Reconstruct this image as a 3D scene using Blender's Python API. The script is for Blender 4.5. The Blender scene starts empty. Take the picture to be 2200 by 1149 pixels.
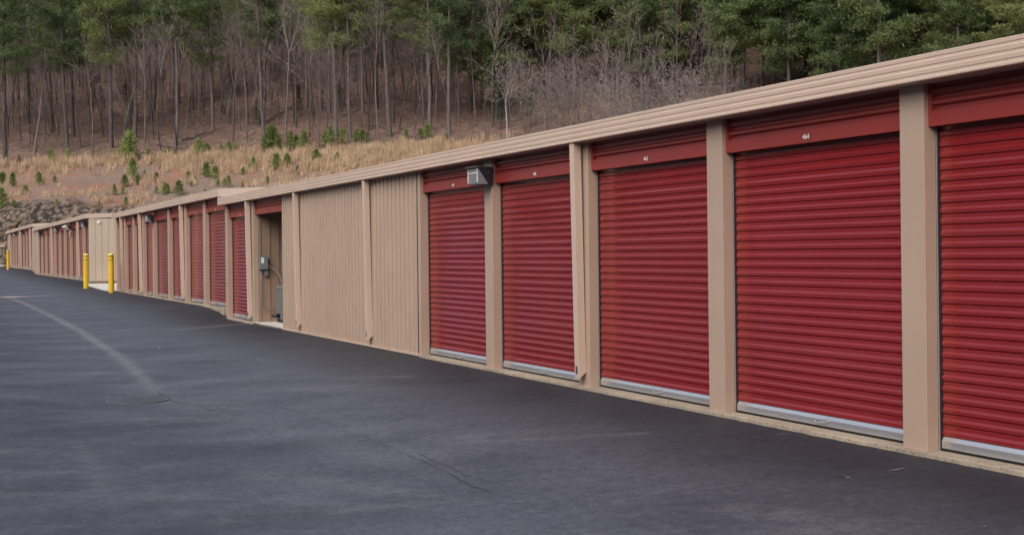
import bpy, math, random
import numpy as np
from mathutils import Matrix, Vector
R = math.radians
scene = bpy.context.scene
HAZE = 0
COL = scene.collection
# ------------------------------------------------------------------ camera numbers (metres)
FPX = 2700.0; TH = R(25.2636); D = 7.148; HC = 1.604; ROLL = 0.01135; HY = 540.7
CT, ST = math.cos(TH), math.sin(TH)
H = 2.883            # eave height above each slab
FTOP = 3.085         # top of the fascia

# ------------------------------------------------------------------ helpers
class MB:
    def __init__(s): s.v = []; s.f = []; s.sm = False
    def add(s, vs, fs):
        n = len(s.v); s.v += [tuple(p) for p in vs]; s.f += [tuple(i + n for i in q) for q in fs]
    def box(s, x0, x1, y0, y1, z0, z1):
        s.add([(x0,y0,z0),(x1,y0,z0),(x1,y1,z0),(x0,y1,z0),(x0,y0,z1),(x1,y0,z1),(x1,y1,z1),(x0,y1,z1)],
              [(0,3,2,1),(4,5,6,7),(0,1,5,4),(1,2,6,5),(2,3,7,6),(3,0,4,7)])
    def extr_y(s, prof, y0, y1, closed=True, caps=True):      # prof: list of (x,z)
        n = len(prof); vs = [(x,y0,z) for x,z in prof] + [(x,y1,z) for x,z in prof]
        rng = range(n) if closed else range(n-1)
        fs = [(i,(i+1)%n,(i+1)%n+n,i+n) for i in rng]
        if closed and caps: fs += [tuple(range(n-1,-1,-1)), tuple(range(n,2*n))]
        s.add(vs, fs)
    def extr_z(s, prof, z0, z1, closed=True, caps=True):      # prof: list of (x,y)
        n = len(prof); vs = [(x,y,z0) for x,y in prof] + [(x,y,z1) for x,y in prof]
        rng = range(n) if closed else range(n-1)
        fs = [(i,(i+1)%n,(i+1)%n+n,i+n) for i in rng]
        if closed and caps: fs += [tuple(range(n-1,-1,-1)), tuple(range(n,2*n))]
        s.add(vs, fs)
    def tube(s, pts, rads, n=8, caps=True):
        pts = [Vector(p) for p in pts]
        if not hasattr(rads, '__len__'): rads = [rads]*len(pts)
        base = len(s.v)
        for i,p in enumerate(pts):
            t = (pts[min(i+1,len(pts)-1)] - pts[max(i-1,0)]).normalized()
            a = t.cross(Vector((0.13,0.31,0.94))) if abs(t.z) < .9 else t.cross(Vector((1,0.1,0)))
            a.normalize(); b = t.cross(a)
            for k in range(n):
                q = p + (a*math.cos(2*math.pi*k/n) + b*math.sin(2*math.pi*k/n))*rads[i]
                s.v.append(tuple(q))
        for i in range(len(pts)-1):
            for k in range(n):
                k2 = (k+1)%n
                s.f.append((base+i*n+k, base+i*n+k2, base+(i+1)*n+k2, base+(i+1)*n+k))
        if caps:
            s.f.append(tuple(base+k for k in range(n-1,-1,-1)))
            s.f.append(tuple(base+(len(pts)-1)*n+k for k in range(n)))
    def mesh(s, name):
        me = bpy.data.meshes.new(name); me.from_pydata(s.v, [], s.f); me.update()
        if s.sm: me.polygons.foreach_set('use_smooth', [True]*len(me.polygons))
        return me

def link(name, data, parent=None, loc=(0,0,0)):
    o = bpy.data.objects.new(name, data); COL.objects.link(o)
    o.location = loc
    if parent is not None: o.parent = parent
    return o
def fix_normals(me):
    import bmesh
    bm = bmesh.new(); bm.from_mesh(me); bmesh.ops.recalc_face_normals(bm, faces=bm.faces); bm.to_mesh(me); bm.free()
def part(name, mb, mat, parent=None, loc=(0,0,0), bevel=0, label=None, fix=True):
    me = mb.mesh(name)
    if fix: fix_normals(me)
    me.materials.append(mat)
    o = link(name, me, parent, loc)
    if bevel:
        m = o.modifiers.new('Bevel', 'BEVEL'); m.width = bevel; m.segments = 2; m.limit_method = 'ANGLE'; m.angle_limit = R(50)
    if label: o['label'] = label
    return o
def tag(o, label=None, cat=None, group=None, kind=None):
    if label:
        o['label'] = label
        if len(label.replace('-',' ').split()) > 16 or len(label.split()) > 16: print('LONG', len(label.split()), label)
    if cat: o['category'] = cat
    if group: o['group'] = group
    if kind: o['kind'] = kind
    return o
def empty(name, loc, label, cat, group=None, rz=0):
    o = bpy.data.objects.new(name, None); COL.objects.link(o); o.location = loc; o.rotation_euler = (0,0,rz)
    o.empty_display_size = .2
    return tag(o, label, cat, group)
def copy_tree(o, parent=None):
    c = o.copy(); COL.objects.link(c); c.parent = parent
    for ch in list(o.children): copy_tree(ch, c)
    return c
def np_mesh(name, V, F, mat, parent=None, loc=(0,0,0), smooth=False):
    """V (n,3), F (m,k) arrays"""
    me = bpy.data.meshes.new(name)
    V = np.asarray(V, np.float32); F = np.asarray(F, np.int32)
    k = F.shape[1]
    me.vertices.add(len(V)); me.vertices.foreach_set('co', V.ravel())
    me.loops.add(F.size); me.loops.foreach_set('vertex_index', F.ravel())
    me.polygons.add(len(F)); me.polygons.foreach_set('loop_start', np.arange(0, F.size, k, dtype=np.int32))
    try: me.polygons.foreach_set('loop_total', np.full(len(F), k, np.int32))
    except Exception: pass
    if smooth: me.polygons.foreach_set('use_smooth', np.ones(len(F), bool))
    me.update(calc_edges=True); me.validate()
    me.materials.append(mat)
    return me

# ------------------------------------------------------------------ materials
def newmat(name):
    m = bpy.data.materials.new(name); m.use_nodes = True
    nt = m.node_tree; b = nt.nodes['Principled BSDF']
    return m, nt, b
def N(nt, typ, **kw):
    n = nt.nodes.new(typ)
    for k,v in kw.items():
        if k.startswith('i_'): n.inputs[k[2:].replace('_',' ')].default_value = v
        else: setattr(n, k, v)
    return n
def coords(nt, kind='Object', scale=(1,1,1)):
    tc = N(nt,'ShaderNodeTexCoord'); mp = N(nt,'ShaderNodeMapping'); mp.inputs['Scale'].default_value = scale
    nt.links.new(tc.outputs[kind], mp.inputs['Vector']); return mp.outputs['Vector']
def noise(nt, vec, scale, detail=4, rough=.55):
    n = N(nt,'ShaderNodeTexNoise'); n.inputs['Scale'].default_value = scale; n.inputs['Detail'].default_value = detail
    n.inputs['Roughness'].default_value = rough; nt.links.new(vec, n.inputs['Vector']); return n.outputs['Fac']
def ramp(nt, fac, stops):
    r = N(nt,'ShaderNodeValToRGB'); e = r.color_ramp.elements
    while len(e) > 1: e.remove(e[0])
    for i,(p,c) in enumerate(stops):
        if i == 0: e[0].position = p; e[0].color = (*c,1)
        else:
            q = e.new(p); q.color = (*c,1)
    nt.links.new(fac, r.inputs['Fac']); return r.outputs['Color']
def mix(nt, a, b, fac, blend='MIX'):
    m = N(nt,'ShaderNodeMix', data_type='RGBA', blend_type=blend)
    for sock,val in ((m.inputs[0],fac),(m.inputs[6],a),(m.inputs[7],b)):
        if hasattr(val,'is_linked'): nt.links.new(val, sock)
        elif isinstance(val,(int,float)): sock.default_value = val
        else: sock.default_value = (*val,1)
    return m.outputs[2]
def math_(nt, op, a, b=None, c=None, clamp=False):
    m = N(nt,'ShaderNodeMath', operation=op, use_clamp=clamp)
    for i,val in enumerate((a,b,c)):
        if val is None: continue
        if hasattr(val,'is_linked'): nt.links.new(val, m.inputs[i])
        else: m.inputs[i].default_value = val
    return m.outputs[0]
def bump(nt, b, h, strength, dist):
    n = N(nt,'ShaderNodeBump'); n.inputs['Strength'].default_value = strength; n.inputs['Distance'].default_value = dist
    nt.links.new(h, n.inputs['Height']); nt.links.new(n.outputs['Normal'], b.inputs['Normal'])
def painted(name, c, rough=.5, spec=.5, var=.10, nscale=1.3, bmp=.0, coat=0, metal=0, grime=.25, streak=(1,1,.3)):
    m, nt, b = newmat(name)
    v = coords(nt,'Object'); g = N(nt,'ShaderNodeNewGeometry')
    mp = N(nt,'ShaderNodeMapping'); mp.inputs['Scale'].default_value = streak; nt.links.new(g.outputs['Position'], mp.inputs['Vector'])
    f1 = noise(nt, g.outputs['Position'], nscale, 5); f2 = noise(nt, mp.outputs['Vector'], 9, 4, .6)
    lo = tuple(x*(1-var) for x in c); hi = tuple(min(1,x*(1+var)) for x in c)
    col = ramp(nt, f1, [(.3,lo),(.7,hi)])
    gm = ramp(nt, f2, [(.48,(0,0,0)),(.75,(1,1,1))])
    gf = math_(nt,'MULTIPLY', gm, grime)
    col = mix(nt, col, tuple(x*.72+.02 for x in c), gf)
    nt.links.new(col, b.inputs['Base Color'])
    rr = math_(nt,'MULTIPLY_ADD', f2, .22, rough-.11, clamp=True)
    nt.links.new(rr, b.inputs['Roughness'])
    b.inputs['Specular IOR Level'].default_value = spec; b.inputs['Metallic'].default_value = metal
    if coat: b.inputs['Coat Weight'].default_value = coat; b.inputs['Coat Roughness'].default_value = .12
    if bmp: bump(nt, b, noise(nt, g.outputs['Position'], 60, 3), bmp, .004)
    return m
M = {}
M['tan'] = painted('tan_paint', (.425,.315,.245), .45, .4, .05, 1.1, .0, grime=.18)
M['tan_light'] = painted('tan_fascia_paint', (.56,.435,.35), .42, .45, .05, .7, .0, grime=.15, streak=(1,1,6))
M['tan_end'] = painted('tan_end_wall_paint', (.50,.40,.305), .5, .4, .05, .9, .0, grime=.2)
M['tan_bay'] = painted('dark_tan_bay_wall', (.30,.205,.150), .55, .3, .08, 1.1, .0, grime=.3)  # darker, browner tan used only inside the bay
M['red'] = painted('red_door_paint', (.230,.0165,.0195), .15, .9, .06, .8, .0, coat=.1, grime=.22, streak=(1,.15,1.2))
M['red_flat'] = painted('red_header_paint', (.27,.034,.028), .34, .6, .08, .9, .0, grime=.2)
M['steel'] = painted('galvanised_steel', (.62,.63,.66), .20, .6, .05, 1, .0, metal=.72, grime=.12, streak=(1,.25,1))
M['steel_dark'] = painted('weathered_steel', (.16,.165,.18), .45, .5, .15, 4, .05, metal=.6)
M['rubber'] = painted('black_rubber', (.016,.016,.018), .7, .3)
M['bronze'] = painted('dark_bronze_housing', (.018,.015,.017), .35, .5, .15, 5)
M['lens'] = painted('frosted_lens', (.19,.205,.23), .16, .6, .06, 20, coat=.4, grime=.35)
M['yellow'] = painted('yellow_sleeve', (.72,.47,.012), .38, .5, .06, 3, .02, grime=.3)
M['yellow_top'] = painted('pale_yellow_cap', (.82,.66,.13), .38, .5, .05, 3)
M['white'] = painted('white_plastic', (.78,.78,.76), .4, .5, .05, 5, grime=.2)
M['grey'] = painted('grey_enclosure', (.17,.19,.21), .42, .5, .1, 5)
M['ac'] = painted('ac_pale_metal', (.20,.205,.205), .45, .5, .1, 6)
M['black'] = painted('black_paint', (.02,.02,.022), .5, .4)
M['orange'] = painted('orange_lever', (.55,.10,.02), .5)
M['pink'] = painted('faded_sign_face', (.70,.52,.52), .5, .4)
M['darkred'] = painted('dark_red_marks', (.20,.03,.03), .5, .4)
M['roof'] = painted('roof_sheet', (.50,.46,.42), .5, .4, .08, 1)
M['pipe'] = painted('grey_conduit', (.22,.20,.18), .5, .4)

def concrete(name, c, dirt=.5):
    m, nt, b = newmat(name); g = N(nt,'ShaderNodeNewGeometry'); p = g.outputs['Position']
    f1 = noise(nt,p,1.6,6,.65); f2 = noise(nt,p,28,5,.7)
    a = ramp(nt,f1,[(.3,tuple(x*.72 for x in c)),(.7,tuple(min(1,x*1.15) for x in c))])
    sp = ramp(nt,f2,[(.36,(.25,.22,.2)),(.5,(1,1,1))])
    nt.links.new(mix(nt,a,sp,dirt,'MULTIPLY'), b.inputs['Base Color']); b.inputs['Roughness'].default_value=.9
    b.inputs['Specular IOR Level'].default_value=.25
    bump(nt,b,f2,.6,.01); return m
M['slab'] = concrete('stained_slab_concrete', (.385,.325,.255))
M['pad'] = concrete('pale_pad_concrete', (.62,.60,.56), .2)
M['kerb'] = concrete('kerb_concrete', (.5,.47,.42), .3)

def foliage(name, dark, light, scale=.9, trans=.25):
    m, nt, b = newmat(name)
    oi = N(nt,'ShaderNodeObjectInfo'); tc = N(nt,'ShaderNodeTexCoord')
    ad = N(nt,'ShaderNodeVectorMath', operation='ADD'); nt.links.new(tc.outputs['Object'], ad.inputs[0])
    cm = N(nt,'ShaderNodeCombineXYZ'); s = math_(nt,'MULTIPLY',oi.outputs['Random'],97.)
    nt.links.new(s, cm.inputs[0]); nt.links.new(s, cm.inputs[1]); nt.links.new(cm.outputs[0], ad.inputs[1])
    f = noise(nt, ad.outputs[0], scale, 6, .7)
    f = math_(nt,'ADD', f, math_(nt,'MULTIPLY_ADD', oi.outputs['Random'], .26, -.13))
    c = ramp(nt, f, [(.32,dark),(.5,tuple((a+b_)/2 for a,b_ in zip(dark,light))),(.68,light)])
    nt.links.new(c, b.inputs['Base Color']); b.inputs['Roughness'].default_value=.65
    b.inputs['Specular IOR Level'].default_value=.25
    tr = N(nt,'ShaderNodeBsdfTranslucent'); nt.links.new(c, tr.inputs['Color'])
    mx = N(nt,'ShaderNodeMixShader'); mx.inputs[0].default_value = trans
    out = nt.nodes['Material Output']
    nt.links.new(b.outputs[0], mx.inputs[1]); nt.links.new(tr.outputs[0], mx.inputs[2]); nt.links.new(mx.outputs[0], out.inputs['Surface'])
    return m
M['needles'] = foliage('pine_needles', (.055,.095,.050), (.29,.34,.125), trans=.4)
M['needles_dk'] = foliage('dark_cedar_needles', (.022,.036,.022), (.06,.085,.038))
M['needles_young'] = foliage('young_pine_needles', (.11,.155,.05), (.34,.39,.14), 2.2, .35)
M['straw'] = foliage('dry_sedge', (.46,.33,.215), (.84,.67,.48), .6, .45)
def bark(name, a, b2, sc=(6,6,.8)):
    m, nt, b = newmat(name)
    oi = N(nt,'ShaderNodeObjectInfo'); v = coords(nt,'Object',sc)
    f = noise(nt, v, 1.2, 6, .7); f = math_(nt,'ADD', f, math_(nt,'MULTIPLY_ADD', oi.outputs['Random'], .35, -.175))
    nt.links.new(ramp(nt,f,[(.3,a),(.72,b2)]), b.inputs['Base Color']); b.inputs['Roughness'].default_value=.9
    b.inputs['Specular IOR Level'].default_value=.15
    return m
M['bark_pine'] = bark('pine_bark', (.060,.050,.050), (.20,.17,.165))
M['bark_bare'] = bark('grey_brown_bark', (.055,.045,.045), (.20,.165,.155))
M['bark_twig'] = bark('grey_twig_bark', (.12,.10,.095), (.32,.27,.25))
M['bark_pale'] = bark('pale_bark', (.24,.215,.20), (.42,.38,.35))
M['leaf_rust'] = foliage('rust_dead_leaves', (.16,.05,.025), (.30,.10,.05), 2)

# ------------------------------------------------------------------ ground heights
ZW = np.array([(-30,-.3),(-8,-.12),(3,-.04),(31.6,-.035),(32.25,-.01),(32.6,.06),(33.1,.115),(34.1,.165),(35.4,.195),(50,.215),(56,.225),(60,.25),(61.2,.33),
               (62.4,.43),(64,.455),(90,.46),(91.2,.50),(93.2,.72),(121,.76),(135,.8)])
ZS = np.array([(-30,-.3),(5,-.08),(28,.0),(44,.19),(60,.30),(90,.56),(121,.76),(135,.8)])
def sstep(x,a,b):
    t = np.clip((x-a)/(b-a),0,1); return t*t*(3-2*t)
def zroad(x, y):
    x = np.asarray(x,float); y = np.asarray(y,float); d = np.maximum(D - x, 0)
    zw = np.interp(y, ZW[:,0], ZW[:,1]); zs = np.interp(y, ZS[:,0], ZS[:,1])
    w = np.exp(-(d/1.3)**2)
    z = w*zw + (1-w)*zs - .11*sstep(d,.2,4.3) + .030*np.maximum(0, d-4.7)*np.clip((125-y)/80,.2,1)
    z = z + .004*np.sin(y*.55+x*.7)*np.sin(x*.9-.3*y)*sstep(d,.3,2)
    dr = np.hypot(x-2.41, y-15.97)
    return z - .035*np.exp(-(dr/.9)**2)
rs_t = np.random.RandomState(5)
PH = rs_t.rand(24)*6.28; FR = rs_t.randn(24,2)*.14; AM = rs_t.rand(24)*.5
def wob(s,l):
    z = 0*s
    for i in range(24): z = z + AM[i]*np.sin(FR[i,0]*s*(1+.12*i)+FR[i,1]*l*(1+.12*i)+PH[i])/(1+.22*i)
    return z
TP = np.array([(-500,-.45),(60,-.45),(118,-.1),(121.5,.62),(124,2.4),(127.5,5.6),(131,6.9),(150,10.6),(166,14.2),(200,24.5),(300,58),(460,112),(700,165)])
def terrain(x, y):
    x = np.asarray(x,float); y = np.asarray(y,float)
    s = x*ST + y*CT; l = x*CT - y*ST
    sc = s + .4*(l+67)
    z = np.interp(sc, TP[:,0], TP[:,1])
    amp = sstep(sc,122,150)*.35 + sstep(sc,160,260)*.9
    z = z + wob(s,l)*amp - 1.35*sstep(l,-46,-31)*sstep(sc,121,127)*(1-sstep(sc,131,150))
    # unseen bank added across the drive, left of the camera, to darken door reflections
    z = z + sstep(-x, 16, 60)*24*(1-sstep(y,60,110)) * (1-sstep(sc,100,125))
    return z
def ray_ground(px, py, fn=terrain, t0=40., t1=480., base=None):
    X_ = px-1100; Y_ = py-HY
    u = X_*math.cos(ROLL) - Y_*math.sin(ROLL); v = X_*math.sin(ROLL) + Y_*math.cos(ROLL)
    Z = np.linspace(t0, t1, 9000); X = u*Z/FPX
    wx = X*CT + Z*ST; wy = Z*CT - X*ST; wz = HC - v*Z/FPX
    g = fn(wx, wy); i = np.argmax(wz <= g)
    if not (wz <= g).any(): return None
    return float(wx[i]), float(wy[i]), float(g[i]), float(Z[i])

# ------------------------------------------------------------------ terrain sheet
def build_terrain():
    sv = np.concatenate([np.linspace(-260,90,30,endpoint=False), np.linspace(90,112,16,endpoint=False), np.linspace(112,178,150,endpoint=False), np.linspace(178,300,60,endpoint=False), np.linspace(300,700,30)])
    lv = np.concatenate([np.linspace(-500,-100,26,endpoint=False), np.linspace(-100,60,230,endpoint=False), np.linspace(60,500,36)])
    S, L = np.meshgrid(sv, lv, indexing='ij')
    x = L*CT + S*ST; y = S*CT - L*ST; z = terrain(x,y)
    sc = S + .4*(L+67)
    # broken rock in the cut face
    rk = np.random.RandomState(3).randn(*S.shape)
    k = (rk + np.roll(rk,1,0) + np.roll(rk,1,1) + np.roll(rk,(1,1),(0,1)))/2
    z = z + k*.28*sstep(sc,121.5,122.5)*(1-sstep(sc,130,134)) + rk*.04*sstep(sc,130,134)
    V = np.stack([x,y,z],-1).reshape(-1,3); n,m = S.shape
    i = np.arange(n*m).reshape(n,m)
    F = np.stack([i[:-1,:-1],i[:-1,1:],i[1:,1:],i[1:,:-1]],-1).reshape(-1,4)
    me = np_mesh('ground', V, F[:, ::-1], M['hill'], smooth=True)
    at = me.attributes.new('sc','FLOAT','POINT'); at.data.foreach_set('value', sc.ravel().astype(np.float32))
    fix_normals(me)
    o = link('hillside', me); tag(o, kind='structure')
def hill_material():
    m, nt, b = newmat('hill_ground'); g = N(nt,'ShaderNodeNewGeometry'); p = g.outputs['Position']
    a = N(nt,'ShaderNodeAttribute', attribute_name='sc').outputs['Fac']
    f1 = noise(nt,p,.09,5,.6); f2 = noise(nt,p,.8,6,.7); f3 = noise(nt,p,5,5,.7)
    aw = math_(nt,'ADD', a, math_(nt,'MULTIPLY_ADD', noise(nt,p,.16,4), 14., -7.))
    litter = ramp(nt, f2, [(.25,(.13,.082,.066)),(.5,(.245,.158,.126)),(.75,(.36,.255,.21))])
    litter = mix(nt, litter, ramp(nt,f3,[(.3,(.40,.38,.38)),(.62,(1,1,1))]), .75, 'MULTIPLY')
    clay = ramp(nt, f1, [(.36,(.27,.205,.165)),(.5,(.33,.205,.15)),(.64,(.36,.185,.12))])
    clay = mix(nt, clay, (.24,.21,.195), ramp(nt,f2,[(.5,(0,0,0)),(.62,(1,1,1))]))
    clay = mix(nt, clay, ramp(nt,f3,[(.3,(.45,.42,.40)),(.6,(1,1,1))]), .7, 'MULTIPLY')
    vor = N(nt,'ShaderNodeTexVoronoi'); vor.inputs['Scale'].default_value = 1.9; nt.links.new(p, vor.inputs['Vector'])
    rock = ramp(nt, vor.outputs['Distance'], [(.0,(.24,.20,.17)),(.35,(.16,.13,.11)),(.6,(.04,.034,.03))])
    rock = mix(nt, rock, (.30,.20,.13), ramp(nt,f2,[(.5,(0,0,0)),(.7,(.8,.8,.8))]))
    t1 = N(nt,'ShaderNodeMapRange'); t1.inputs[1].default_value=159; t1.inputs[2].default_value=166; nt.links.new(aw,t1.inputs[0])
    t2 = N(nt,'ShaderNodeMapRange'); t2.inputs[1].default_value=130; t2.inputs[2].default_value=133; nt.links.new(math_(nt,'ADD',a,math_(nt,'MULTIPLY_ADD',f2,5.,-2.5)),t2.inputs[0])
    c = mix(nt, rock, clay, t2.outputs[0]); c = mix(nt, c, litter, t1.outputs[0])
    t3 = N(nt,'ShaderNodeMapRange'); t3.inputs[1].default_value=112; t3.inputs[2].default_value=100; nt.links.new(a,t3.inputs[0]); c = mix(nt, c, (.050,.042,.032), t3.outputs[0])  # dark ground colour, also on the added bank so door reflections stay dark
    nt.links.new(c, b.inputs['Base Color']); b.inputs['Roughness'].default_value=.95; b.inputs['Specular IOR Level'].default_value=.1
    h = math_(nt,'ADD', f3, math_(nt,'MULTIPLY', vor.outputs['Distance'], -.8)); bump(nt,b,h,.7,.25)
    return m
M['hill'] = hill_material()
build_terrain()

# ------------------------------------------------------------------ asphalt
def polyd(P, x, y):
    d = np.full(x.shape, 1e9)
    for (x0,y0),(x1,y1) in zip(P[:-1],P[1:]):
        dx,dy = x1-x0,y1-y0; t = np.clip(((x-x0)*dx+(y-y0)*dy)/(dx*dx+dy*dy),0,1)
        d = np.minimum(d, np.hypot(x-x0-t*dx, y-y0-t*dy))
    return d
def road_pt(px, py):
    r = ray_ground(px, py, zroad, 5, 130); return (r[0], r[1], r[2])
def poly_px(L): return [road_pt(*p)[:2] for p in L]
SWALE = poly_px([(25,641),(70,660),(120,684),(175,712),(235,752),(280,785),(310,815),(335,842)])
def build_road():
    yv = [ -25.]
    while yv[-1] < 122.0: yv.append(yv[-1] + (.10 if 4 < yv[-1] < 22 else .16 if 22 <= yv[-1] < 36 else .3 if yv[-1] > 0 and yv[-1] < 66 else .7))
    yv = np.array(yv); xv = np.concatenate([np.linspace(-22,-2,14,endpoint=False), np.linspace(-2,7.16,106)])
    Y, X = np.meshgrid(yv, xv, indexing='ij'); Z = zroad(X,Y)
    # ragged asphalt edge on the slab
    rr = np.random.RandomState(9)
    e = np.interp(yv, np.arange(-30,130,.22), rr.randn(len(np.arange(-30,130,.22)))*.011)
    Xe = X.copy()
    V = np.stack([Xe,Y,Z],-1).reshape(-1,3); n,m = X.shape; i = np.arange(n*m).reshape(n,m)
    F = np.stack([i[:-1,:-1],i[:-1,1:],i[1:,1:],i[1:,:-1]],-1).reshape(-1,4)
    me = np_mesh('road', V, F, M['asphalt'], smooth=True); fix_normals(me)
    x,y = X.ravel(),Y.ravel()
    worn = np.exp(-((polyd(SWALE,x,y)/.10)**2))*np.clip(.60+.05*(y-16),.3,1.)
    for L,w,s in (([(350,855),(420,880),(520,905),(640,930),(760,965),(880,1005)], .22, .16),
                  ([(640,872),(760,915),(880,965),(1000,1020)], .18, .14),
                  ([(375,710),(450,702),(540,694)], .16, .55),
                  ([(0,1012),(90,1016),(180,1012),(250,1000)], .035, .45),
                  ([(170,960),(195,1010),(222,1060)], .09, .22),
                  ([(180,905),(215,904)], .05, .35),
                  ([(470,1122),(520,1100)], .1, .15)):
        P = poly_px(L); worn = np.maximum(worn, s*np.exp(-(polyd(P,x,y)/w)**2))
    rw = np.random.RandomState(44)     # short pale brushed scuffs in the older surface
    for _ in range(46):
        yy = 6+rw.rand()**1.4*40; xx = rw.uniform(.3,5.2); L = rw.uniform(.2,1.1); an = -.44+rw.randn()*.25
        P = [(xx-L*math.cos(an),yy-L*math.sin(an)),(xx,yy+rw.randn()*.08),(xx+L*math.cos(an),yy+L*math.sin(an))]
        worn = np.maximum(worn, rw.uniform(.10,.34)*np.exp(-(polyd(P,x,y)/rw.uniform(.05,.20))**2))
    at = me.attributes.new('worn','FLOAT','POINT'); at.data.foreach_set('value', worn.astype(np.float32))
    o = link('road', me); tag(o, kind='structure')
def asphalt_material():
    m, nt, b = newmat('asphalt'); g = N(nt,'ShaderNodeNewGeometry'); p = g.outputs['Position']
    w = N(nt,'ShaderNodeAttribute', attribute_name='worn').outputs['Fac']
    sx = N(nt,'ShaderNodeSeparateXYZ'); nt.links.new(p, sx.inputs[0])
    mp = N(nt,'ShaderNodeMapping'); mp.inputs['Scale'].default_value = (.8,1.35,1); mp.inputs['Rotation'].default_value=(0,0,.44); nt.links.new(p, mp.inputs['Vector'])
    f1 = noise(nt, mp.outputs[0], .55, 6, .62); f2 = noise(nt, mp.outputs[0], 3.2, 7, .72); f3 = noise(nt,p,170,3,.7); f4 = noise(nt,p,38,4,.7)
    base = ramp(nt, f1, [(.30,(.050,.055,.073)),(.5,(.076,.083,.108)),(.70,(.106,.114,.145))])
    # older, greyer surface down the middle of the drive, fresh black seal beside the building
    mr = N(nt,'ShaderNodeMapRange'); mr.interpolation_type='SMOOTHSTEP'; mr.inputs[1].default_value=6.9; mr.inputs[2].default_value=4.4
    nt.links.new(math_(nt,'ADD', sx.outputs[0], math_(nt,'MULTIPLY_ADD', f1, 2.6, -1.3)), mr.inputs[0])
    base = mix(nt, (.021,.024,.033), base, mr.outputs[0])
    ml = N(nt,'ShaderNodeMapRange'); ml.interpolation_type='SMOOTHSTEP'; ml.inputs[1].default_value=.6; ml.inputs[2].default_value=3.6
    nt.links.new(math_(nt,'ADD', sx.outputs[0], math_(nt,'MULTIPLY_ADD', f1, 2.4, -1.2)), ml.inputs[0])
    base = mix(nt, mix(nt, base, (.70,.70,.72), 1.0, 'MULTIPLY'), base, ml.outputs[0])
    sc = ramp(nt, f2, [(.50,(0,0,0)),(.66,(.35,.35,.35)),(.8,(1,1,1))])
    base = mix(nt, base, (.135,.135,.155), math_(nt,'MULTIPLY', sc, math_(nt,'MULTIPLY_ADD', mr.outputs[0], .45, .08)))
    wn = math_(nt,'MULTIPLY', w, ramp(nt,f2,[(.32,(.25,.25,.25)),(.6,(1,1,1))]))
    base = mix(nt, base, (.19,.19,.20), wn)
    sp = ramp(nt, f3, [(.30,(.55,.55,.55)),(.5,(1,1,1)),(.72,(1.0,1.0,1.0)),(.80,(1.9,1.9,1.85))])
    base = mix(nt, base, sp, .55, 'MULTIPLY')
    f5 = noise(nt,p,11,6,.75)
    base = mix(nt, base, ramp(nt, f5, [(.34,(.62,.62,.62)),(.5,(.98,.98,.98)),(.66,(1.30,1.30,1.28))]), .75, 'MULTIPLY')
    base = mix(nt, base, ramp(nt, f4, [(.36,(.60,.60,.60)),(.5,(1,1,1)),(.64,(1.35,1.35,1.35))]), .65, 'MULTIPLY')
    vo = N(nt,'ShaderNodeTexVoronoi'); vo.inputs['Scale'].default_value = 3.1; nt.links.new(p, vo.inputs['Vector'])
    pk = ramp(nt, vo.outputs['Distance'], [(.0,(1,1,1)),(.030,(1,1,1)),(.042,(0,0,0))]); base = mix(nt, base, (.20,.19,.18), math_(nt,'MULTIPLY',pk,.8))
    nt.links.new(base, b.inputs['Base Color'])
    nt.links.new(math_(nt,'MULTIPLY_ADD', f4, .25, .50), b.inputs['Roughness'])
    b.inputs['Specular IOR Level'].default_value = .36
    bump(nt, b, math_(nt,'ADD', f3, math_(nt,'MULTIPLY', f4, .6)), .35, .006)
    return m
M['asphalt'] = asphalt_material()
build_road()
M['crack_dark'] = painted('crack_filler', (.034,.035,.042), .7, .3)
M['scuff'] = painted('pale_dry_scuff', (.33,.30,.27), .9, .2)
def strip(mb, P, w, rnd, lift=.004):
    pts = []
    for (x0,y0),(x1,y1) in zip(P[:-1],P[1:]):
        n = max(2,int(math.hypot(x1-x0,y1-y0)/.12))
        for i in range(n): pts.append((x0+(x1-x0)*i/n, y0+(y1-y0)*i/n))
    pts.append(P[-1]); off = 0
    vs=[]
    for i,(x,y) in enumerate(pts):
        a = pts[max(i-1,0)]; c = pts[min(i+1,len(pts)-1)]
        tx,ty = c[0]-a[0],c[1]-a[1]; q = math.hypot(tx,ty) or 1; nx,ny = -ty/q,tx/q
        off = off*.8 + rnd.gauss(0,.010); ww = w*(.35+rnd.random()*1.0)/2
        if i in (0,len(pts)-1): ww = .001
        for sg in (-1,1):
            X = x+nx*(off+sg*ww); Y = y+ny*(off+sg*ww); vs.append((X,Y,float(zroad(X,Y))+lift))
    n = len(pts); mb.add(vs, [(2*i,2*i+1,2*i+3,2*i+2) for i in range(n-1)])
rn = random.Random(4)
mb = MB()
for L,w in (([(330,835),(345,848),(372,862),(400,868)],.012), ([(400,868),(470,884),(560,903)],.006), ([(560,868),(640,885),(720,915),(800,948),(850,968)],.006),
            ([(850,972),(930,1002),(1000,1036),(1060,1060)],.008), ([(880,968),(960,1000),(1020,1030)],.006), ([(455,872),(520,888)],.006)):
    strip(mb, poly_px(L), w, rn)
o = part('road_cracks', mb, M['crack_dark'], fix=False); tag(o, kind='structure')
mb = MB()
for L,w in (([(0,637),(22,637.5),(50,638),(116,634)],.42),([(12,638),(30,638.5),(50,638.3)],.9), ([(1618,941),(1632,938)],.012), ([(1662,937),(1698,932)],.010), ([(1905,1013),(1945,1006)],.012), ([(1815,1027),(1828,1027)],.02),
            ([(975,839),(990,838)],.02),([(1045,826),(1072,822)],.02),([(336,750),(343,746),(339,743)],.012)):
    strip(mb, poly_px(L), w, rn, .006)
o = part('road_scuffs', mb, M['scuff'], fix=False); tag(o, kind='structure')

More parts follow.
